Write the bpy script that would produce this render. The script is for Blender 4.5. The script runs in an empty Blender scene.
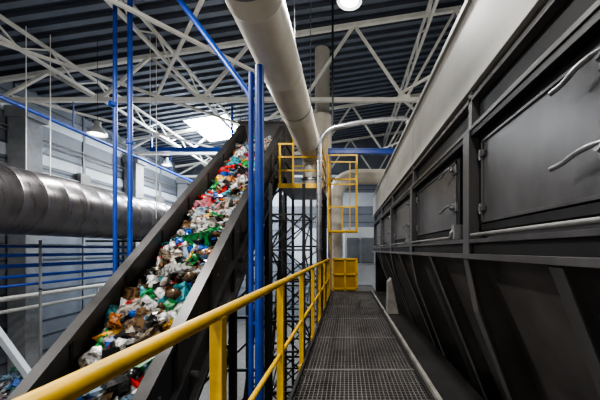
import bpy, math, random
from mathutils import Vector, Matrix, noise
random.seed(7)
ZOFF=5.2          # eye height above hall floor; authored coords have eye at z=0
FL=-5.2
# ------------------------------------------------------------ materials
def mat(name,col,rough=.5,metal=0.0,var=.25,scale=3.0,bump=0.0,bscale=20,col2=None,stretch=(1,1,1),spots=None,emis=None):
    m=bpy.data.materials.new(name); m.use_nodes=True
    nt=m.node_tree; n=nt.nodes; l=nt.links
    b=n['Principled BSDF']
    tc=n.new('ShaderNodeTexCoord'); mp=n.new('ShaderNodeMapping'); mp.inputs['Scale'].default_value=stretch
    l.new(tc.outputs['Object'],mp.inputs['Vector'])
    nz=n.new('ShaderNodeTexNoise'); nz.inputs['Scale'].default_value=scale; nz.inputs['Detail'].default_value=6; nz.inputs['Roughness'].default_value=.65
    l.new(mp.outputs[0],nz.inputs['Vector'])
    r=n.new('ShaderNodeValToRGB'); r.color_ramp.elements[0].position=.32; r.color_ramp.elements[1].position=.68
    c2=col2 if col2 else tuple(c*(1-var) for c in col)
    r.color_ramp.elements[0].color=(*c2,1); r.color_ramp.elements[1].color=(*col,1)
    l.new(nz.outputs['Fac'],r.inputs['Fac'])
    out=r.outputs['Color']
    if spots:
        n2=n.new('ShaderNodeTexNoise'); n2.inputs['Scale'].default_value=spots[1]; n2.inputs['Detail'].default_value=8; n2.inputs['Roughness'].default_value=.75
        l.new(mp.outputs[0],n2.inputs['Vector'])
        r2=n.new('ShaderNodeValToRGB'); r2.color_ramp.elements[0].position=spots[2]; r2.color_ramp.elements[1].position=spots[2]+.08
        l.new(n2.outputs['Fac'],r2.inputs['Fac'])
        mx=n.new('ShaderNodeMix'); mx.data_type='RGBA'; mx.inputs['B'].default_value=(*spots[0],1)
        l.new(r2.outputs['Color'],mx.inputs['Factor']); l.new(out,mx.inputs['A']); out=mx.outputs['Result']
    l.new(out,b.inputs['Base Color'])
    b.inputs['Roughness'].default_value=rough; b.inputs['Metallic'].default_value=metal
    mr=n.new('ShaderNodeMapRange'); mr.inputs['To Min'].default_value=max(.05,rough-.12); mr.inputs['To Max'].default_value=min(1,rough+.12)
    l.new(nz.outputs['Fac'],mr.inputs['Value']); l.new(mr.outputs[0],b.inputs['Roughness'])
    if bump>0:
        n3=n.new('ShaderNodeTexNoise'); n3.inputs['Scale'].default_value=bscale; l.new(mp.outputs[0],n3.inputs['Vector'])
        bp=n.new('ShaderNodeBump'); bp.inputs['Strength'].default_value=bump; bp.inputs['Distance'].default_value=.02
        l.new(n3.outputs['Fac'],bp.inputs['Height']); l.new(bp.outputs[0],b.inputs['Normal'])
    if emis:
        b.inputs['Emission Color'].default_value=(*emis[0],1); b.inputs['Emission Strength'].default_value=emis[1]
    return m
M={}
M['yellow']=mat('yellow_paint',(.82,.48,.002),.42,0,.28,7,spots=((.28,.14,.01),18,.62),bump=.12)
M['blue']=mat('blue_paint',(.008,.055,.36),.4,0,.35,3)
M['white']=mat('truss_white_paint',(.86,.84,.76),.5,0,.2,2)
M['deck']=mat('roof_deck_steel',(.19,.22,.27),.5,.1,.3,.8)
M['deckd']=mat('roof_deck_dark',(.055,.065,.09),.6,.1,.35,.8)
M['wall']=mat('wall_panel',(.165,.185,.22),.6,0,.3,1.2)
M['wallseam']=mat('wall_seam',(.05,.06,.075),.6)
M['wallwhite']=mat('wall_white_band',(.52,.56,.61),.55,0,.25,1)
M['concrete']=mat('concrete_column',(.25,.26,.275),.85,0,.35,2,bump=.3)
M['floor']=mat('concrete_floor',(.13,.125,.12),.75,0,.45,.7,bump=.2,spots=((.05,.045,.04),2,.6))
M['machine']=mat('machine_grey',(.135,.130,.130),.36,.35,.45,2.2,bump=.08,bscale=5,stretch=(1,1,.5),spots=((.24,.205,.18),12,.665))
M['machdk']=mat('machine_dark_steel',(.026,.025,.025),.5,.3,.4,4)
M['hopper']=mat('hopper_plate',(.135,.124,.118),.32,.4,.45,1.3,bump=.18,bscale=3,spots=((.21,.17,.145),9,.655))
M['black']=mat('black_steel',(.014,.014,.016),.5,.2,.4,4)
M['beige']=mat('beige_cladding',(.43,.42,.385),.5,0,.32,1.2,spots=((.24,.22,.195),4,.65))
M['strip']=mat('worn_pale_strip',(.28,.26,.235),.6,0,.45,5)
M['steel']=mat('bare_steel',(.45,.45,.46),.3,.85,.3,8)
M['handle']=mat('handle_steel',(.30,.30,.31),.3,.6,.3,12)
M['bar']=mat('worn_grey_bar',(.27,.265,.26),.42,.3,.35,9)
M['duct']=mat('galvanised_duct',(.22,.205,.21),.30,.8,.3,1.5,stretch=(1,4,1))
M['pipe']=mat('cream_pipe',(.70,.64,.54),.38,0,.18,2,spots=((.42,.35,.27),5,.65))
M['grate']=mat('grating_steel',(.155,.145,.14),.5,.4,.4,3,spots=((.07,.058,.05),7,.58))
M['gapshade']=mat('walkway_gap_shade',(.028,.026,.024),.8)  # near-black colour stands for the shade seen through the grating
M['conv']=mat('conveyor_steel',(.078,.074,.073),.40,.35,.45,2,spots=((.16,.145,.13),6,.66))
M['belt']=mat('rubber_belt',(.02,.02,.02),.8)
M['orange']=mat('door_yellow_panel',(.50,.28,.02),.5,0,.35,3,spots=((.2,.12,.03),5,.6))
M['glow']=mat('skylight_glazing',(.9,.95,1),.3,emis=((.93,.97,1.0),45))
M['bulb']=mat('lamp_lens',(.9,.9,.9),.3,emis=((1,.97,.9),1.2))
M['enamel']=mat('lamp_enamel',(.35,.37,.36),.35,.2)
# waste material
def wastemat():
    m=bpy.data.materials.new('mixed_waste'); m.use_nodes=True
    nt=m.node_tree;n=nt.nodes;l=nt.links;b=n['Principled BSDF']
    a=n.new('ShaderNodeAttribute'); a.attribute_name='Col'
    tc=n.new('ShaderNodeTexCoord'); nz=n.new('ShaderNodeTexNoise'); nz.inputs['Scale'].default_value=16; nz.inputs['Detail'].default_value=4
    l.new(tc.outputs['Object'],nz.inputs['Vector'])
    r=n.new('ShaderNodeValToRGB'); r.color_ramp.elements[0].color=(.20,.18,.17,1); r.color_ramp.elements[0].position=.40; r.color_ramp.elements[1].position=.54
    l.new(nz.outputs['Fac'],r.inputs['Fac'])
    mx=n.new('ShaderNodeMix'); mx.data_type='RGBA'; mx.blend_type='MULTIPLY'; mx.inputs['Factor'].default_value=1
    l.new(a.outputs['Color'],mx.inputs['A']); l.new(r.outputs['Color'],mx.inputs['B']); l.new(mx.outputs['Result'],b.inputs['Base Color'])
    b.inputs['Roughness'].default_value=.22
    return m
M['waste']=wastemat()
# ------------------------------------------------------------ builder
class B:
    def __init__(s): s.v=[];s.f=[];s.m=[];s.sm=[];s.mats=[]
    def mi(s,k):
        if k not in s.mats: s.mats.append(k)
        return s.mats.index(k)
    def add(s,vs,fs,k,smooth=False):
        o=len(s.v); s.v+= [tuple(v) for v in vs]
        i=s.mi(k)
        for f in fs: s.f.append(tuple(o+q for q in f)); s.m.append(i); s.sm.append(smooth)
    def box(s,x0,x1,y0,y1,z0,z1,k):
        s.add([(x0,y0,z0),(x1,y0,z0),(x1,y1,z0),(x0,y1,z0),(x0,y0,z1),(x1,y0,z1),(x1,y1,z1),(x0,y1,z1)],
              [(0,3,2,1),(4,5,6,7),(0,1,5,4),(1,2,6,5),(2,3,7,6),(3,0,4,7)],k)
    def beam(s,p,q,w,h,k,up=(0,0,1)):
        p=Vector(p);q=Vector(q);d=(q-p).normalized();u=Vector(up)
        if abs(d.dot(u))>.98: u=Vector((0,1,0))
        a=d.cross(u).normalized();b=a.cross(d).normalized();a=a*w/2;b=b*h/2
        vs=[p-a-b,p+a-b,p+a+b,p-a+b,q-a-b,q+a-b,q+a+b,q-a+b]
        s.add(vs,[(0,1,2,3),(7,6,5,4),(0,4,5,1),(1,5,6,2),(2,6,7,3),(3,7,4,0)],k)
    def lathe(s,p,q,prof,k,n=16,smooth=True,caps=True):
        p=Vector(p);d=(Vector(q)-p).normalized();u=Vector((0,0,1))
        if abs(d.dot(u))>.98:u=Vector((0,1,0))
        a=d.cross(u).normalized();b=a.cross(d).normalized()
        vs=[];fs=[]
        for t,r in prof:
            for i in range(n):
                an=2*math.pi*i/n; vs.append(p+d*t+(a*math.cos(an)+b*math.sin(an))*r)
        for j in range(len(prof)-1):
            for i in range(n):
                i2=(i+1)%n; fs.append((j*n+i,j*n+i2,(j+1)*n+i2,(j+1)*n+i))
        s.add(vs,fs,k,smooth)
        if caps:
            s.add(vs[:n],[tuple(range(n))[::-1]],k); s.add(vs[-n:],[tuple(range(n))],k)
    def tube(s,p,q,r,k,n=12):
        L=(Vector(q)-Vector(p)).length; s.lathe(p,q,[(0,r),(L,r)],k,n)
    def path(s,pts,r,k,n=12,sub=6):
        P=[Vector(p) for p in pts]
        out=[P[0]]
        for i in range(1,len(P)-1):
            a,b,c=P[i-1],P[i],P[i+1]
            rr=min((b-a).length,(c-b).length)*.45; rr=min(rr,r*3.2)
            s0=b+(a-b).normalized()*rr; s1=b+(c-b).normalized()*rr
            for t in range(sub+1):
                t/=sub; out.append(s0*(1-t)**2+b*2*t*(1-t)+s1*t*t)
        out.append(P[-1])
        vs=[];fs=[];ref=None
        for i,p in enumerate(out):
            d=(out[min(i+1,len(out)-1)]-out[max(i-1,0)]).normalized()
            if ref is None:
                ref=Vector((0,0,1)) if abs(d.z)<.9 else Vector((1,0,0))
            a=d.cross(ref).normalized(); b=a.cross(d).normalized(); ref=b
            for j in range(n):
                an=2*math.pi*j/n; vs.append(p+(a*math.cos(an)+b*math.sin(an))*r)
        for i in range(len(out)-1):
            for j in range(n):
                j2=(j+1)%n; fs.append((i*n+j,i*n+j2,(i+1)*n+j2,(i+1)*n+j))
        s.add(vs,fs,k,True); s.add(vs[:n],[tuple(range(n))[::-1]],k); s.add(vs[-n:],[tuple(range(n))],k)
    def prism(s,prof,y0,y1,k,dz0=0,dz1=0):
        n=len(prof)
        vs=[(x,y0,z+dz0) for x,z in prof]+[(x,y1,z+dz1) for x,z in prof]
        fs=[tuple(range(n)),tuple(range(2*n-1,n-1,-1))]+[(i,i+n,(i+1)%n+n,(i+1)%n) for i in range(n)]
        s.add(vs,fs,k)
    def obj(s,name,bevel=0,cols=None):
        xs=[v[0] for v in s.v];ys=[v[1] for v in s.v];zs=[v[2] for v in s.v]
        c=Vector(((min(xs)+max(xs))/2,(min(ys)+max(ys))/2,min(zs)))
        me=bpy.data.meshes.new(name)
        me.from_pydata([tuple(Vector(v)-c) for v in s.v],[],s.f)
        for k in s.mats: me.materials.append(M[k])
        me.polygons.foreach_set('material_index',s.m); me.polygons.foreach_set('use_smooth',s.sm)
        if cols:
            at=me.color_attributes.new('Col','FLOAT_COLOR','POINT')
            flat=[]
            for q in cols: flat+= [q[0],q[1],q[2],1]
            at.data.foreach_set('color',flat)
        me.update()
        o=bpy.data.objects.new(name,me); o.location=c+Vector((0,0,ZOFF)); bpy.context.collection.objects.link(o)
        if bevel:
            md=o.modifiers.new('bev','BEVEL'); md.width=bevel; md.segments=2; md.limit_method='ANGLE'
        return o
XL,XR,YB,YF=-12.0,8.0,-6.0,22.0
def zc(x): return 6.0+(x+12)*.155
# ------------------------------------------------------------ room
b=B(); b.box(XL,XR,YB,YF,FL-.2,FL,'floor'); b.obj('floor')
b=B(); b.box(XL-.3,XL,YB,YF,FL,6.15,'wall')
z=FL+1.2
while z<5.8:
    b.box(XL,XL+.02,YB,YF,z,z+.05,'wallseam'); z+=.6
b.box(XL,XL+.03,YB,YF,3.35,3.75,'wallwhite'); b.box(XL,XL+.03,YB,YF,4.9,5.2,'wallwhite'); b.box(XL,XL+.03,YB,YF,2.4,2.55,'wallwhite')
y=YB
while y<YF: b.box(XL,XL+.05,y,y+.12,FL,6,'wall'); y+=2.8
b.obj('wall_left')
b=B(); b.add([(XL-.3,YF,FL),(XR+.3,YF,FL),(XR+.3,YF,zc(XR)+.1),(XL-.3,YF,zc(XL)+.1),(XL-.3,YF+.3,FL),(XR+.3,YF+.3,FL),(XR+.3,YF+.3,zc(XR)+.1),(XL-.3,YF+.3,zc(XL)+.1)],
  [(0,1,2,3),(7,6,5,4),(0,4,5,1),(1,5,6,2),(2,6,7,3),(3,7,4,0)],'wall')
z=FL+1.2
while z<6: b.box(XL,XR,YF-.02,YF,z,z+.05,'wallseam'); z+=.6
b.box(XL,XR,YF-.03,YF,3.2,4.2,'wallwhite'); b.box(-4,4,YF-.03,YF,-1,1.6,'wallwhite')
b.obj('wall_back')
b=B(); b.box(XR,XR+.3,YB,YF,FL,9.3,'wall'); b.obj('wall_right')
b=B(); b.box(XL,XR,YB-.3,YB,FL,9.3,'wall'); b.obj('wall_front')
SKY=(-8.3,-6.1,15.2,18.2)
b=B()
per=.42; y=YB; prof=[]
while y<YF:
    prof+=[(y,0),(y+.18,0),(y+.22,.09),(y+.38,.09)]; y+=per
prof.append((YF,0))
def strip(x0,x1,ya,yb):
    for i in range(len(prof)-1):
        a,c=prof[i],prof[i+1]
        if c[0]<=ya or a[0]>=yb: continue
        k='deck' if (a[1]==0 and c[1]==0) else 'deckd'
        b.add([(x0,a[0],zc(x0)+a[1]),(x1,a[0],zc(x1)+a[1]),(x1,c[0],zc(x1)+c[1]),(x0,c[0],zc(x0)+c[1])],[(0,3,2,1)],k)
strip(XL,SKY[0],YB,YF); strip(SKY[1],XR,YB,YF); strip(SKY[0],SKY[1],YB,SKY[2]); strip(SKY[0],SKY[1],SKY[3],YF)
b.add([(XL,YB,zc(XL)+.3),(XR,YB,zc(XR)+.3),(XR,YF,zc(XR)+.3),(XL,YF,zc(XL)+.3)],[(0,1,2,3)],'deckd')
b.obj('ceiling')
b=B()
x0,x1=SKY[0],SKY[1]
b.add([(x0,SKY[2],zc(x0)+.12),(x1,SKY[2],zc(x1)+.12),(x1,SKY[3],zc(x1)+.12),(x0,SKY[3],zc(x0)+.12)],[(0,3,2,1)],'glow')
for i in range(5):
    yy=SKY[2]+(SKY[3]-SKY[2])*i/4; b.beam((x0,yy,zc(x0)+.03),(x1,yy,zc(x1)+.03),.06,.1,'white')
for i in range(3):
    xx=x0+(x1-x0)*i/2; b.beam((xx,SKY[2],zc(xx)+.03),(xx,SKY[3],zc(xx)+.03),.06,.1,'white')
b.obj('window_1')
# ------------------------------------------------------------ roof trusses
def truss(Y):
    b=B(); zb=5.15; w=.13
    top=lambda x: zc(x)-.18
    b.beam((XL,Y,top(XL)),(XR,Y,top(XR)),w,w,'white'); b.beam((XL,Y,zb),(XR,Y,zb),w,w,'white')
    x=XL; i=0
    st=1.75
    while x<XR-.1:
        x2=min(x+st,XR)
        p=(x,Y,zb) if i%2==0 else (x,Y,top(x)); q=(x2,Y,top(x2)) if i%2==0 else (x2,Y,zb)
        b.beam(p,q,.09,.09,'white')
        if i%2==0: b.box(x-.16,x+.16,Y-.015,Y+.015,zb-.05,zb+.2,'white')
        x=x2;i+=1
    return b.obj('roof_truss')
for Y in (-1.0,4.6,10.3,16.0,21.0): truss(Y)
def lattice(X,dz=0.55,w=.09,st=1.8):
    b=B(); t=zc(X)-.12-.12; bo=t-dz
    b.beam((X,YB,t),(X,YF,t),w,w,'white'); b.beam((X,YB,bo),(X,YF,bo),w,w,'white')
    y=YB;i=0
    while y<YF-.1:
        y2=min(y+st/2,YF)
        b.beam((X,y,bo if i%2==0 else t),(X,y2,t if i%2==0 else bo),.045,.045,'white'); y=y2;i+=1
    return b.obj('roof_purlin')
for X in (-9.2,-5.9,2.7): lattice(X)
b=B()
for Y0,Y1 in ((4.6,10.3),(10.3,16.0)):
    for xa,xb in ((-11.5,-6.5),(-6.5,-1.5),(1.8,6.0)):
        b.beam((xa,Y0,5.28),(xb,Y1,5.28),.08,.08,'white')
        if xa>-7: b.beam((xb,Y0,5.36),(xa,Y1,5.36),.07,.07,'white')
b.obj('roof_wind_bracing')
# ------------------------------------------------------------ columns
for Y in (4.9,10.8,16.3,21.3):
    b=B(); b.box(-11.9,-11.25,Y-.3,Y+.3,FL,5.05,'concrete'); b.box(-11.93,-11.1,Y-.38,Y+.38,4.65,5.05,'concrete'); b.box(-11.93,-11.1,Y-.38,Y+.38,FL,FL+.4,'concrete'); b.obj('concrete_column',.02)
# ------------------------------------------------------------ left wall pipes
b=B()
for zz,r in ((.1,.04),(-.15,.05),(-.45,.06),(-.75,.05),(-1.0,.04)):
    b.tube((-9.3,YB,zz),(-9.3,YF,zz),r,'blue')
for Y in (1,5,9,13,17,21): b.beam((-9.2,Y,-1.2),(-9.2,Y,.3),.05,.05,'concrete'); b.beam((-9.2,Y,.15),(-11.0,Y,.15),.05,.05,'concrete'); b.beam((-9.2,Y,-1.15),(-9.2,Y,FL),.05,.05,'concrete')
b.obj('blue_wall_pipes')
b=B(); b.tube((-10.8,YB,-1.55),(-10.8,YF,-1.55),.08,'white'); b.tube((-10.8,YB,-1.95),(-10.8,YF,-1.95),.06,'white')
for Y in (1,7,13,19): b.beam((-10.8,Y,-1.5),(-10.8,Y,FL),.06,.06,'white')
b.obj('white_wall_pipes')
b=B()
for zz,r in ((4.35,.035),(4.2,.025),(3.0,.05),(2.85,.03)): b.tube((-11.85,YB,zz),(-11.85,YF,zz),r,'bar',8)
for Y in (7.5,13.5,19): b.tube((-11.87,Y,-3),(-11.87,Y,4.35),.03,'bar',8); b.box(-11.94,-11.75,Y-.25,Y+.25,2.9,3.4,'bar')
b.obj('wall_conduit_run')
b=B(); b.tube((-9.4,YB+.1,4.15),(-9.4,YF-.1,4.15),.06,'blue')
for Y in (4.6,10.3,16,21): b.tube((-9.4,Y,4.1),(-9.4,Y,5.1),.02,'blue')
b.obj('blue_overhead_pipe')
b=B(); 
for Y in (14.5,): 
    b.beam((-9.5,Y,4.85),(-5.5,Y,4.85),.16,.18,'blue'); b.beam((-9.45,Y,4.85),(-9.45,Y,zc(-9.45)),.08,.08,'blue'); b.beam((-5.55,Y,4.85),(-5.55,Y,zc(-5.55)),.08,.08,'blue')
b.obj('blue_hoist_rail')
# big insulated duct
prof=[];t=0
while t<YF-YB-.45:
    prof+=[(t,.87),(t+.55,.87),(t+.56,.876),(t+.585,.876),(t+.595,.87)]; t+=.6
b=B(); b.lathe((-8.7,YB+.1,1.28),(-8.7,YF,1.28),prof,'duct',64)
for Y in (0.5,6.5,12.5,18.5):
    b.lathe((-8.7,Y,1.28),(-8.7,Y+1,1.28),[(0,.89),(.06,.89)],'duct',64)
    b.beam((-8.0,Y+.05,.37),(-10.9,Y+.05,.37),.1,.08,'black'); b.beam((-9.6,Y+.05,.33),(-9.6,Y+.05,FL),.1,.1,'black')
b.obj('ventilation_duct')
# blue vertical pipes
b=B(); b.tube((-5.45,7.05,FL),(-5.45,7.05,zc(-5.45)-.02),.045,'blue'); b.tube((-5.5,6.95,3.4),(-5.45,7.05,3.4),.07,'blue'); b.obj('blue_riser_pipe')
b=B(); b.tube((-5.1,7.05,FL),(-5.1,7.05,zc(-5.1)-.02),.055,'blue'); b.lathe((-5.1,7.05,2.5),(-5.1,7.05,3),[(0,.08),(.06,.08)],'blue'); b.obj('blue_riser_pipe')
b=B(); b.path([(-3.3,5.6,zc(-3.3)),(-3.3,5.6,4.9),(-1.62,5.1,2.6),(-1.62,5.1,2.2)],.05,'blue'); b.beam((-1.65,5.1,2.3),(-1.3,4.15,2.3),.04,.04,'blue'); b.obj('blue_sloping_pipe')
b=B()
b.tube((-1.19,4.08,FL),(-1.19,4.08,2.5),.06,'blue',18); b.tube((-1.31,4.1,FL),(-1.31,4.1,2.42),.035,'blue')
b.box(-1.42,-1.02,3.9,4.25,FL,FL+.03,'blue')
for z in (-3,-1,1,2.2): b.beam((-1.33,4.1,z),(-1.2,4.1,z),.03,.03,'blue')
b.obj('blue_support_post')
# ------------------------------------------------------------ inclined conveyor
m=.83; a0=-4.05; Y0,Y1=.62,9.7
sx0,sx1=-3.40,-2.08
b=B()
def cz(y,off=0): return a0+m*y+off
def sl(x0,x1,o0,o1,k,ya=Y0,yb=Y1): b.prism([(x0,o0),(x1,o0),(x1,o1),(x0,o1)],ya,yb,k,cz(ya),cz(yb))
sl(sx0,sx0+.05,-1.25,0,'conv'); sl(sx1-.05,sx1,-1.25,0,'conv')
sl(sx0-.05,sx0+.10,-.04,.02,'conv'); sl(sx1-.10,sx1+.05,-.04,.02,'conv')
sl(sx1,sx1+.07,-.72,-.64,'conv'); sl(sx1,sx1+.1,-1.28,-1.2,'conv'); sl(sx0-.07,sx0,-1.28,-1.2,'conv')
sl(sx0+.05,sx1-.05,-.72,-.68,'belt'); sl(sx0+.05,sx1-.05,-1.2,-1.16,'belt')
sl(sx0+.05,sx0+.12,-.62,-.56,'black'); sl(sx1-.12,sx1-.05,-.62,-.56,'black')
y=Y0+.3
while y<Y1:
    b.prism([(sx1,-1.25),(sx1+.05,-1.25),(sx1+.05,-.02),(sx1,-.02)],y,y+.05,'conv',cz(y),cz(y+.05))
    b.prism([(sx0-.05,-1.25),(sx0,-1.25),(sx0,-.02),(sx0-.05,-.02)],y,y+.05,'conv',cz(y),cz(y+.05))
    b.prism([(sx0+.05,-.5),(sx0+.065,-.5),(sx0+.065,-.04),(sx0+.05,-.04)],y,y+.04,'black',cz(y),cz(y+.04))
    b.tube((sx0+.03,y+.4,cz(y+.4,-.95)),(sx1+.08,y+.4,cz(y+.4,-.95)),.05,'steel',8)
    for dd in (.3,.6): b.lathe((sx1,y+dd,cz(y+dd,-.35)),(sx1+.02,y+dd,cz(y+dd,-.35)),[(0,.02),(.015,.02)],'steel',6)
    y+=.9
b.prism([(sx0-.08,2.35),(sx1+.08,2.35),(sx1+.08,4.1),(sx0-.08,4.1)],Y1,Y1+1.3,'conv')
b.prism([(sx0-.12,4.1),(sx1+.12,4.1),(sx1+.12,4.16),(sx0-.12,4.16)],Y1-.05,Y1+1.35,'conv')
for z in (2.8,3.4): b.box(sx1+.08,sx1+.12,Y1,Y1+1.3,z,z+.06,'black')
for Y in (3.2,5.6,8.0,10.3):
    zt=cz(Y,-1.25) if Y<Y1 else 2.4
    for X in (sx0+.0,sx1-.05): b.beam((X,Y,FL),(X,Y,zt),.12,.12,'black')
    z=FL+.6; 
    while z<zt-.8:
        b.beam((sx0,Y,z),(sx1,Y,z),.07,.07,'black'); b.beam((sx0,Y,z),(sx1,Y,min(z+1.3,zt)),.05,.05,'black'); z+=1.4
for X in (sx0,sx1-.05): b.beam((X,5.6,FL+.5),(X,8.0,.9),.07,.07,'black'); b.beam((X,8,FL+.5),(X,10.3,2.2),.07,.07,'black')
b.obj('inclined_belt_conveyor')
# ------------------------------------------------------------ waste
PAL=[((.72,.71,.68),11),((.42,.38,.32),8),((.25,.38,.50),5),((.55,.02,.015),5),((.72,.38,.02),4),((.02,.25,.06),4),((.15,.09,.045),8),((.015,.10,.45),4),((.015,.015,.015),8),((.06,.42,.50),2),((.48,.15,.03),3),((.60,.22,.26),2),((.22,.17,.12),8),((.88,.88,.86),6)]
pc=[p for p,w in PAL for _ in range(w)]
import bmesh
bm=bmesh.new(); bmesh.ops.create_icosphere(bm,subdivisions=2,radius=1); ICO=[v.co.copy() for v in bm.verts]; ICF=[tuple(v.index for v in f.verts) for f in bm.faces]; bm.free()
def waste(count,place,smin=.05,smax=.15,b=None,cols=None,pw=1.9):
    if b is None: b=B(); cols=[]
    for _ in range(count):
        p,R=place(); s=smin+(smax-smin)*random.random()**pw; c=random.choice(pc); j=random.uniform(.6,1.1); c=tuple(min(1,q*j) for q in c)
        rot=Matrix.Rotation(random.uniform(0,6.28),3,'Z')@Matrix.Rotation(random.gauss(0,.7),3,'X')@Matrix.Rotation(random.gauss(0,.5),3,'Y')
        rot=R@rot
        t=random.random()
        c2=c
        if t<.40:
            sx,sy,sz=random.uniform(.7,1.4),random.uniform(.6,1.1),random.uniform(.4,.8); off=Vector((random.random()*50,random.random()*50,0))
            vs=[]
            for q in ICO:
                k=1+.8*noise.noise(q*2.2+off)+random.uniform(-.12,.12)
                vs.append(Vector((q.x*sx*k,q.y*sy*k,q.z*sz*k))*s)
            fs=ICF; sm=False; c2=random.choice(pc) if random.random()<.25 else c
        elif t<.52:
            n=5; vs=[];fs=[]; ax=random.uniform(.8,1.6)
            for i in range(n):
                for jx in range(n): vs.append(Vector(((i/(n-1)-.5)*2*ax+random.uniform(-.15,.15),(jx/(n-1)-.5)*2+random.uniform(-.15,.15),random.uniform(-.35,.4)))*s*.8)
            for i in range(n-1):
                for jx in range(n-1): fs.append((i*n+jx,(i+1)*n+jx,(i+1)*n+jx+1,i*n+jx+1))
            sm=False
        elif t<.84:
            n=8; pr=[(-1.3,.0),(-1.3,.4),(-.4,.42),(-.2,.36),(.1,.42),(.6,.38),(.95,.16),(1.25,.15),(1.25,0)]; vs=[];fs=[]; sq=random.uniform(.6,1)
            for zz,r in pr:
                for i in range(n): an=6.2832*i/n; vs.append(Vector((zz*.95,r*math.cos(an),r*sq*math.sin(an)))*s*1.15)
            for jx in range(len(pr)-1):
                for i in range(n): fs.append((jx*n+i,jx*n+(i+1)%n,(jx+1)*n+(i+1)%n,(jx+1)*n+i))
            sm=True
        else:
            sx,sy,sz=random.uniform(.6,1.3),random.uniform(.5,.9),random.uniform(.2,.6)
            vs=[Vector((x*sx+random.uniform(-.15,.15),y*sy+random.uniform(-.15,.15),z*sz+random.uniform(-.08,.08)))*s for z in (-1,1) for x,y in ((-1,-1),(1,-1),(1,1),(-1,1))]
            fs=[(0,3,2,1),(4,5,6,7),(0,1,5,4),(1,2,6,5),(2,3,7,6),(3,0,4,7)]; sm=False
        b.add([p+rot@q for q in vs],fs,'waste',sm)
        for q in vs: cols.append(c2 if q.x>s*.3 else c)
    return b,cols
RC=Matrix.Rotation(math.atan(m),3,'X')
def onbelt(lift=0,edge=.54):
    y=random.uniform(Y0+.2,Y1-.2); u=random.uniform(-1,1); x=(sx0+sx1)/2+u*edge
    h=-.57+lift+ (1-u*u)*.14+random.uniform(-.05,.09)+.06*noise.noise(Vector((x*2,y*1.5,0)))
    return Vector((x,y,cz(y,h))),RC
b,cols=waste(2800,onbelt,.05,.13)
b,cols=waste(620,lambda:onbelt(.06,.46),.12,.22,b,cols,1.2)
# keep everything between the conveyor side plates
b.v=[(min(max(v[0],sx0+.07),sx1-.07),v[1],v[2]) for v in b.v]
n=160;vs=[];fs=[]
for i in range(n+1):
    y=Y0+(Y1-Y0)*i/n
    for j in range(9):
        u=j/8*2-1; vs.append(Vector(((sx0+sx1)/2+u*.58,y,cz(y,-.60+(1-u*u)*.11+random.uniform(-.03,.03)))))
for i in range(n):
    for j in range(8): fs.append((i*9+j,i*9+j+1,(i+1)*9+j+1,(i+1)*9+j))
b.add(vs,fs,'waste'); cols+=[(.07,.06,.05)]*len(vs)
b.obj('conveyed_mixed_waste',cols=cols)
HX,HY=-8.0,7.4
def onpile():
    r=random.random()**.6*2.6; an=random.uniform(0,6.28); return Vector((HX+r*math.cos(an)*.8,HY+r*math.sin(an),FL+max(0,(2.2*(1-r/2.6)))+.06)),Matrix.Identity(3)
b,cols=waste(1300,onpile,.07,.18)
n=24; vs=[Vector((HX,HY,FL+2.2))]+[Vector((HX+2.1*math.cos(6.2832*i/n),HY+2.6*math.sin(6.2832*i/n),FL)) for i in range(n)]
b.add(vs,[(0,1+i,1+(i+1)%n) for i in range(n)],'waste'); cols+=[(.1,.1,.1)]*len(vs)
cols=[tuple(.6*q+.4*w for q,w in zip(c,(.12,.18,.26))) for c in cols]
b.obj('floor_waste_heap',cols=cols)
# ------------------------------------------------------------ walkway
WZ=-1.4; WX0,WX1=-.50,.78; WY0,WY1=-1.5,10.2
b=B()
x=WX0
while x<=WX1+.001: b.box(x-.004,x+.004,WY0,WY1,WZ-.03,WZ,'grate'); x+=.043
y=WY0
while y<=WY1: b.box(WX0,WX1,y-.005,y+.005,WZ-.028,WZ-.003,'grate'); y+=.052
for Y in (.9,2.2,3.5,4.8,6.1,7.4,8.7): b.box(WX0,WX1,Y-.02,Y+.02,WZ-.04,WZ+.004,'grate')
b.box(WX0-.03,WX0,WY0,WY1,WZ-.2,WZ+.06,'machdk'); b.box(WX1,WX1+.03,WY0,WY1,WZ-.2,WZ+.02,'machdk')
b.box(WX0,WX1,WY0,WY1,WZ-.06,WZ-.05,'gapshade')  # added dark sheet in place of the shaded space under the walkway
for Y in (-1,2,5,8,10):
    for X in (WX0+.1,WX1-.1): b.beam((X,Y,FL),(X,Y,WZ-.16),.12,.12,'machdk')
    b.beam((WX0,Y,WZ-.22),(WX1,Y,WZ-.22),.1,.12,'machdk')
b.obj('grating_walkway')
RX=-.575; RT=-.286
b=B()
b.tube((RX,-.4,RT),(RX,9.7,RT),.027,'yellow',20)
b.tube((RX,-.4,-.90),(RX,9.7,-.90),.018,'yellow',12)
for Y in (-.2,1.34,2.6,3.8,5.05,6.3,7.55,8.8,9.65):
    b.box(RX-.028,RX+.028,Y-.028,Y+.028,WZ-.15,RT-.01,'yellow'); b.box(RX-.03,RX+.04,Y-.06,Y+.06,WZ-.15,WZ-.04,'yellow')
b.obj('yellow_guardrail',.004)
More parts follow.
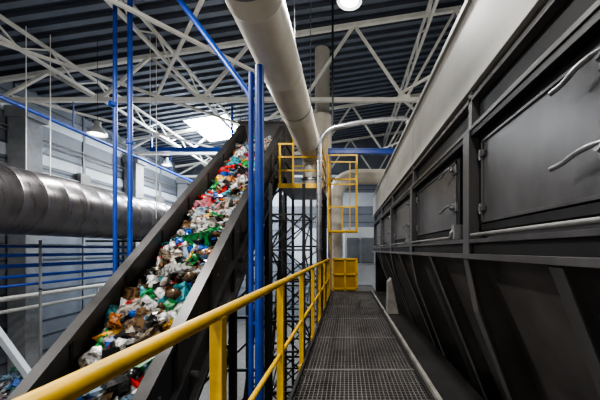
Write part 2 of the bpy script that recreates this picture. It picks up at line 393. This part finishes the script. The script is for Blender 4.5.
# ------------------------------------------------------------ right machine
MX=1.0; MY0,MY1=-1.8,11.6
posts=[-1.76,.34,2.44,4.54,6.64,8.74,10.84]
b=B()
b.box(MX+.10,3.6,MY0,MY1,.0,1.98,'machine')
b.box(MX-.0,3.7,MY0,MY1,1.30,2.03,'beige')
for Y in (4.54,8.74): b.box(MX-.004,MX,Y-.006,Y+.006,1.32,2.02,'bar')
b.box(MX-.03,MX+.02,MY0,MY1,2.0,2.05,'beige'); b.box(MX-.02,MX+.02,MY0,MY1,1.28,1.32,'beige')
b.box(MX+.06,MX+.12,MY0,MY1,.92,1.30,'machdk')
b.box(MX-.02,MX+.1,MY0,MY1,.95,.98,'machine'); b.box(MX+.0,MX+.1,MY0,MY1,1.20,1.235,'machine')
b.box(MX-.015,MX+.1,MY0,MY1,.90,.94,'machdk')
b.box(MX-.05,MX+.12,MY0,MY1,-.07,-.03,'machine'); b.box(MX-.0,MX+.12,MY0,MY1,-.03,.06,'machdk'); b.box(MX-.03,MX+.12,MY0,MY1,.055,.085,'machine')
for i,Y in enumerate(posts):
    b.box(MX-.02,MX+.12,Y-.045,Y+.045,-.05,.95,'machine'); b.box(MX-.035,MX-.02,Y-.06,Y+.06,-.05,.95,'machine')
    b.box(MX-.0,MX+.1,Y-.03,Y+.03,.95,1.28,'machine')
for i in range(len(posts)-1):
    ya,yb=posts[i]+.42,posts[i+1]-.1
    z0,z1=.20,.86
    b.box(MX+.05,MX+.10,ya-.07,yb+.04,z0-.05,z0,'machdk'); b.box(MX+.05,MX+.10,ya-.07,yb+.04,z1,z1+.04,'machdk')
    b.box(MX+.05,MX+.10,ya-.07,ya,z0-.05,z1+.04,'machdk'); b.box(MX+.05,MX+.10,yb,yb+.04,z0-.05,z1+.04,'machdk')
    b.box(MX+.055,MX+.10,ya+.01,yb-.01,z0+.01,z1-.01,'machine')
    for (p,q,r,s_) in ((ya+.01,yb-.01,z0+.01,z0+.03),(ya+.01,yb-.01,z1-.03,z1-.01)): b.box(MX+.04,MX+.06,p,q,r,s_,'machine')
    for p in (ya+.01,yb-.03): b.box(MX+.04,MX+.06,p,p+.02,z0+.01,z1-.01,'machine')
    for z in (.32,.74): b.tube((MX+.04,yb,z-.04),(MX+.04,yb,z+.04),.013,'bar',8); b.box(MX+.03,MX+.05,yb-.07,yb+.03,z-.02,z+.02,'machine')
    for z in (.40,.76):
        yh=ya+.06 if i!=1 else 1.20
        b.box(MX+.03,MX+.06,yh-.08,yh+.03,z-.03,z+.05,'handle')
        b.lathe((MX+.03,yh-.02,z+.01),(MX-.06,yh-.02,z+.01),[(0,.028),(.03,.028),(.035,.02),(.05,.02)],'handle',12)
        b.path([(MX-.01,yh-.04,z+.022),(MX-.022,yh,z+.02),(MX-.028,yh+.08,z+.012),(MX-.022,yh+.16,z-.008),(MX-.03,yh+.23,z-.016)],.0125,'handle',10)
    b.path([(MX+.05,ya-.1,.17),(MX-.045,ya-.1,.17),(MX-.045,ya-.09,.115),(MX-.045,yb-.02,.115),(MX+.03,yb-.02,.115)],.013,'bar',10)
    b.box(MX-.03,MX+.06,ya-.14,ya-.07,.1,.23,'bar')
slope=lambda z: MX+.06+(-z)*.42
zb=-1.95
for i in range(len(posts)-1):
    ya,yb=posts[i],posts[i+1]
    b.add([(slope(-.05),ya,-.05),(slope(-.05),yb,-.05),(slope(zb),yb-.0,zb),(slope(zb),ya+.0,zb)],[(0,1,2,3)],'hopper')
for i,Y in enumerate(posts[:-1]):
    for dy in (0,1.05):
        yy=Y+dy; w=.27 if dy==0 else .17
        t=.02
        vs=[(MX-.03,yy-t,-.07),(MX+.2,yy-t,-.07),(slope(zb)+.1,yy-t,zb),(slope(zb)-w,yy-t,zb),(slope(-.5)-w*.8,yy-t,-.5)]
        vs2=[(x,yy+t,z) for x,_,z in vs]; n=5
        b.add(vs+vs2,[tuple(range(n)),tuple(range(2*n-1,n-1,-1))]+[(k,k+n,(k+1)%n+n,(k+1)%n) for k in range(n)],'hopper')
        b.beam((MX-.03,yy,-.08),(slope(-.5)-w*.8,yy,-.5),.09,.012,'machine',up=(-1,0,-.4)); b.beam((slope(-.5)-w*.8,yy,-.5),(slope(zb)-w,yy,zb),.09,.012,'machine',up=(-1,0,-.4))
b.box(slope(zb)-.30,3.4,MY0,MY1,zb-.15,zb,'machdk')
b.box(3.3,3.6,MY0,MY1,zb,.05,'machdk')
b.box(MX+.1,3.5,MY1-.05,MY1,zb,.05,'machdk')
for Y in (-1.5,2.4,6.6,10.8):
    for X in (1.9,3.4): b.beam((X,Y,FL),(X,Y,zb-.1),.2,.2,'machdk')
b.obj('sorting_machine_housing',.003)
b=B(); b.box(.83,.87,WY0,WY1,-1.42,-1.36,'strip'); b.box(.83,1.30,WY0,WY1,-1.44,-1.42,'machdk')  # pale kick strip beside the walkway, with a dark floor strip
for Y in (-1,2,5,8,10): b.beam((1.0,Y,-1.45),(1.0,Y,FL),.08,.08,'machdk')
b.obj('kick_strip_and_floor')
b=B()
for Y in (6.6,):
    vs=[(.88,Y,-1.415),(1.14,Y,-1.415),(.98,Y,-.62),(.90,Y,-.70)]
    b.add(vs+[(x,Y+.25,z) for x,_,z in vs],[(0,1,2,3),(7,6,5,4),(0,4,5,1),(1,5,6,2),(2,6,7,3),(3,7,4,0)],'strip')
b.obj('chute_guard',.01)
# ------------------------------------------------------------ cream overhead pipe
b=B(); px,pz,pr_=-1.09,3.0,.335
prof=[];t=0;L=11.6
while t<L: 
    prof+=[(t,pr_),(min(t+1.46,L),pr_),(min(t+1.465,L),pr_+.008),(min(t+1.5,L),pr_+.008),(min(t+1.505,L),pr_)]; t+=1.51
b.lathe((px,-2.5,pz),(px,9.2,pz),prof,'pipe',48)
b.path([(px,8.9,pz),(px,9.7,pz),(px,9.7,1.87)],pr_,'pipe',28,10)
b.lathe((px,9.7,2.2),(px,9.7,3),[(0,pr_+.05),(.08,pr_+.05)],'steel',28)
for Y in (3.2,6.2,9.0): b.tube((px,Y,pz+.3),(px,Y,zc(px)-.03),.012,'steel',6); b.lathe((px,Y-.02,pz),(px,Y+1,pz),[(0,pr_+.012),(.03,pr_+.012)],'bar',48)
b.obj('cream_extraction_pipe')
b=B(); b.lathe((-.95,11.5,2.4),(-.95,11.5,9),[(0,.15),(.5,.36),(2.6,.36),(2.65,.4),(2.72,.4),(2.72,.28),(zc(-.95)-2.45,.28)],'pipe',24)
b.beam((-.95,11.5,2.45),(-.95,11.5,FL),.2,.2,'machdk')
b.obj('cyclone_separator')
b=B(); b.path([(-.77,8.25,FL),(-.77,8.25,3.0),(-.5,8.3,3.35),(.4,8.45,3.6),(1.75,8.5,3.75),(1.75,8.5,2.05)],.075,'steel',14)
for z in (0,1.2,2.4): b.lathe((-.77,8.25,z),(-.77,8.25,z+1),[(0,.1),(.05,.1)],'steel',14)
b.obj('steel_vent_pipe')
b=B(); b.path([(-.5,12.7,-5.2),(-.5,12.7,3.1),(2.9,12.7,3.1),(2.9,12.7,-5.2)],.32,'pipe',24,8)
b.obj('cream_cross_duct')
# ------------------------------------------------------------ platform + lattice tower
b=B()
x0,x1,y0,y1,pzf=-1.95,-.7,8.5,10.6,1.85
b.box(x0,x1,y0,y1,pzf-.08,pzf,'grate'); b.box(x0,x1,y0-.04,y0,pzf-.10,pzf+.03,'yellow')
for X in (x0+.05,(x0+x1)/2-.2,x1-.05):
    b.beam((X,y0,pzf-.1),(X,y0,pzf+1.15),.05,.05,'yellow')
for X in (x0+.05,x1-.05):
    for Y in (y0+.05,y1-.05): b.beam((X,Y,FL),(X,Y,pzf-.08),.08,.08,'black')
for z in (.4,.78,1.15): b.beam((x0,y0,pzf+z),(x1,y0,pzf+z),.045,.045,'yellow'); b.beam((x1-.05,y0,pzf+z),(x1-.05,y1,pzf+z),.04,.04,'yellow')
for X in (x0+.05,x1-.05): b.beam((X,y1-.05,pzf),(X,y1-.05,pzf+2.1),.05,.05,'yellow')
b.beam((x0,y1-.05,pzf+1.1),(x1,y1-.05,pzf+1.1),.04,.04,'yellow'); b.beam((x0,y1-.05,pzf+2.1),(x1,y1-.05,pzf+2.1),.04,.04,'yellow')
z=FL+.3;i=0
while z<pzf-1:
    b.beam((x0,y0+.05,z),(x1,y0+.05,z),.05,.05,'black')
    b.beam((x0,y0+.05,z),(x1,y0+.05,z+1),.035,.035,'black'); b.beam((x1,y0+.05,z),(x0,y0+.05,z+1),.035,.035,'black'); z+=1.0
b.obj('maintenance_platform')
b=B()
X0,X1,Y0_,Y1_=-1.5,-.85,5.9,7.1
for X in (X0,X1):
    for Y in (Y0_,Y1_): b.beam((X,Y,FL),(X,Y,1.3),.06,.06,'black')
z=FL+.3;i=0
while z<1.3:
    for Y in (Y0_,Y1_):
        b.beam((X0,Y,z),(X1,Y,z),.035,.035,'black')
        if z<.6: b.beam((X0 if i%2 else X1,Y,z),(X1 if i%2 else X0,Y,z+.7),.025,.025,'black')
    for X in (X0,X1):
        b.beam((X,Y0_,z),(X,Y1_,z),.035,.035,'black')
        if z<.6: b.beam((X,Y0_ if i%2 else Y1_,z),(X,Y1_ if i%2 else Y0_,z+.7),.025,.025,'black')
    z+=.7;i+=1
b.obj('lattice_support_tower')
# ------------------------------------------------------------ yellow safety cage
b=B()
cx0,cx1,cy0,cy1=-.60,.32,9.75,10.5
for X in (cx0,cx1): b.beam((X,cy0,.6),(X,cy0,3.1),.05,.05,'yellow'); b.beam((X,cy1,.6 if X>0 else -1.4),(X,cy1,3.1),.05,.05,'yellow')
for z in (.62,1.4,2.3,3.08):
    b.beam((cx0,cy0,z),(cx1,cy0,z),.045,.045,'yellow'); 
    if z!=1.4: b.beam((cx0,cy1,z),(cx1,cy1,z),.045,.045,'yellow')
    for X in (cx0,cx1): b.beam((X,cy0,z),(X,cy1,z),.045,.045,'yellow')
b.beam((-.15,cy0,.62),(-.15,cy0,1.4),.04,.04,'yellow'); b.beam((.1,cy1,.62),(.1,cy1,3.08),.035,.035,'yellow')
b.beam((cx0,cy0,.62),(cx0,cy1,-.3),.03,.03,'yellow')
b.obj('yellow_safety_cage')
b=B(); b.box(-.68,2.0,10.75,10.9,3.48,3.62,'blue'); b.box(-.68,2.0,10.72,10.93,3.61,3.64,'blue'); b.box(-.68,2.0,10.72,10.93,3.46,3.49,'blue')
b.box(1.85,2.0,10.75,10.9,2.05,3.5,'blue'); b.box(-.68,-.56,10.75,10.87,FL,3.5,'blue'); b.obj('blue_portal_frame')
b=B(); b.box(-.46,.32,10.27,10.32,-1.4,-.32,'orange')
for z in (-1.35,-.86,-.34): b.box(-.5,.36,10.22,10.27,z,z+.06,'yellow')
for X in (-.5,-.1,.3): b.box(X,X+.06,10.22,10.27,-1.4,-.3,'yellow')
b.obj('yellow_access_gate',.004)
b=B(); b.box(-.52,1.0,10.21,12.1,-1.5,-1.41,'grate')
for X in (-.45,.95):
    for Y in (10.35,12.0): b.beam((X,Y,FL),(X,Y,-1.5),.1,.1,'machdk')
b.obj('landing_platform')
b=B(); b.box(-.1,1.4,14.5,15.4,FL,1.1,'wallwhite'); b.box(-.0,.6,14.46,14.5,-.6,.6,'wall'); b.box(.7,1.3,14.46,14.5,-.6,.6,'wall'); b.obj('control_cabinet',.01)
# ------------------------------------------------------------ lamps and cables
def lamp(X,Y,Z,power,size=.5,up=90):
    b=B(); 
    b.lathe((X,Y,Z),(X,Y,Z+1),[(0,.26),(.03,.26),(.12,.22),(.24,.12),(.3,.09),(.42,.09),(.45,.02)],'enamel',24,caps=False)
    b.lathe((X,Y,Z+.02),(X,Y,Z+1),[(0,.2),(.03,.2)],'bulb',24)
    b.tube((X,Y,Z+.44),(X,Y,zc(X)-.03),.008,'black',6)
    o=b.obj('bell_or_fill_lamp')
    for kind,pw in (('AREA',power),('POINT',up)):
        ld=bpy.data.lights.new('lamp_or_fill_light',kind); ld.energy=pw; ld.color=(1,.98,.94)
        if kind=='AREA': ld.shape='DISK'; ld.size=size
        else: ld.shadow_soft_size=.15  # point light is an added uplight that brightens roof and trusses
        lo=bpy.data.objects.new('lamp_or_fill_light',ld); bpy.context.collection.objects.link(lo)
        lo.parent=o; lo.location=Vector((X,Y,Z-.03 if kind=='AREA' else Z-.25))-Vector((o.location.x,o.location.y,o.location.z-ZOFF))
    return o
lamp(-7.9,9.5,3.65,100,up=60)
lamp(.05,6.2,5.15,200,up=60)
lamp(-4.4,4.0,4.6,380,up=80)  # this lamp and those below are added for general hall light
lamp(-.3,-2.0,4.2,150,up=70)
lamp(-4.6,13,5.1,240,up=50)
lamp(4.8,6.0,5.0,180,up=70)
lamp(5.0,13.0,5.0,180,up=70)
lamp(-10.2,17,4.8,220,up=70)
lamp(-9.5,2,4.8,120,up=70)
lamp(-2.3,-.5,4.6,200,up=70)
lamp(-5.0,-1.0,-.6,30,up=150)  # added low fill lamp behind the camera, brightens the hoppers
lamp(-1.7,-3.2,-1.0,10,up=60)  # second added low fill, also out of view
b=B()
for X,Y,z in ((-9.2,8.6,2.16),(-8.9,9.0,2.17),(-6.1,9.6,1.0),(-6.3,9.6,3.5)):
    b.tube((X,Y,z),(X,Y,zc(X)-.02),.012,'white',6)
b.obj('hanging_cables')
b=B(); b.tube((-.42,8.8,3.55),(-.42,8.8,zc(-.42)-.02),.03,'black',8); b.tube((-.42,8.45,3.52),(-.42,8.8,3.6),.02,'black'); b.obj('pipe_hanger_rod')
b=B(); b.beam((-8.6,7.0,-1.3),(-6.5,7.0,-4.2),.12,.13,'wallwhite'); b.beam((-8.6,7.0,-1.3),(-8.6,7.0,FL),.12,.12,'concrete'); b.beam((-6.5,7.0,-4.15),(-6.5,7.0,FL),.12,.12,'concrete'); b.obj('diagonal_steel_brace')
ld=bpy.data.lights.new('skylight_daylight','AREA'); ld.shape='RECTANGLE'; ld.size=2.0; ld.size_y=2.8; ld.energy=1700; ld.color=(.82,.91,1)
lo=bpy.data.objects.new('skylight_daylight',ld); lo.location=(-7.2,16.7,zc(-7.5)-.1+ZOFF); bpy.context.collection.objects.link(lo)
w=bpy.data.worlds.new('w'); bpy.context.scene.world=w; w.use_nodes=True; w.node_tree.nodes['Background'].inputs[0].default_value=(.6,.7,.85,1); w.node_tree.nodes['Background'].inputs[1].default_value=.3
try: bpy.context.scene.view_settings.look='AgX - Medium High Contrast'
except Exception as e: print(e)
bpy.context.scene.view_settings.exposure=.25
# ------------------------------------------------------------ camera
cd=bpy.data.cameras.new('camera'); cd.lens=18; cd.sensor_width=36; cd.shift_x=-47/600; cd.shift_y=50/600; cd.clip_start=.02
co=bpy.data.objects.new('camera',cd); co.location=(0,0,ZOFF); co.rotation_euler=(math.radians(90),0,0)
bpy.context.collection.objects.link(co); bpy.context.scene.camera=co
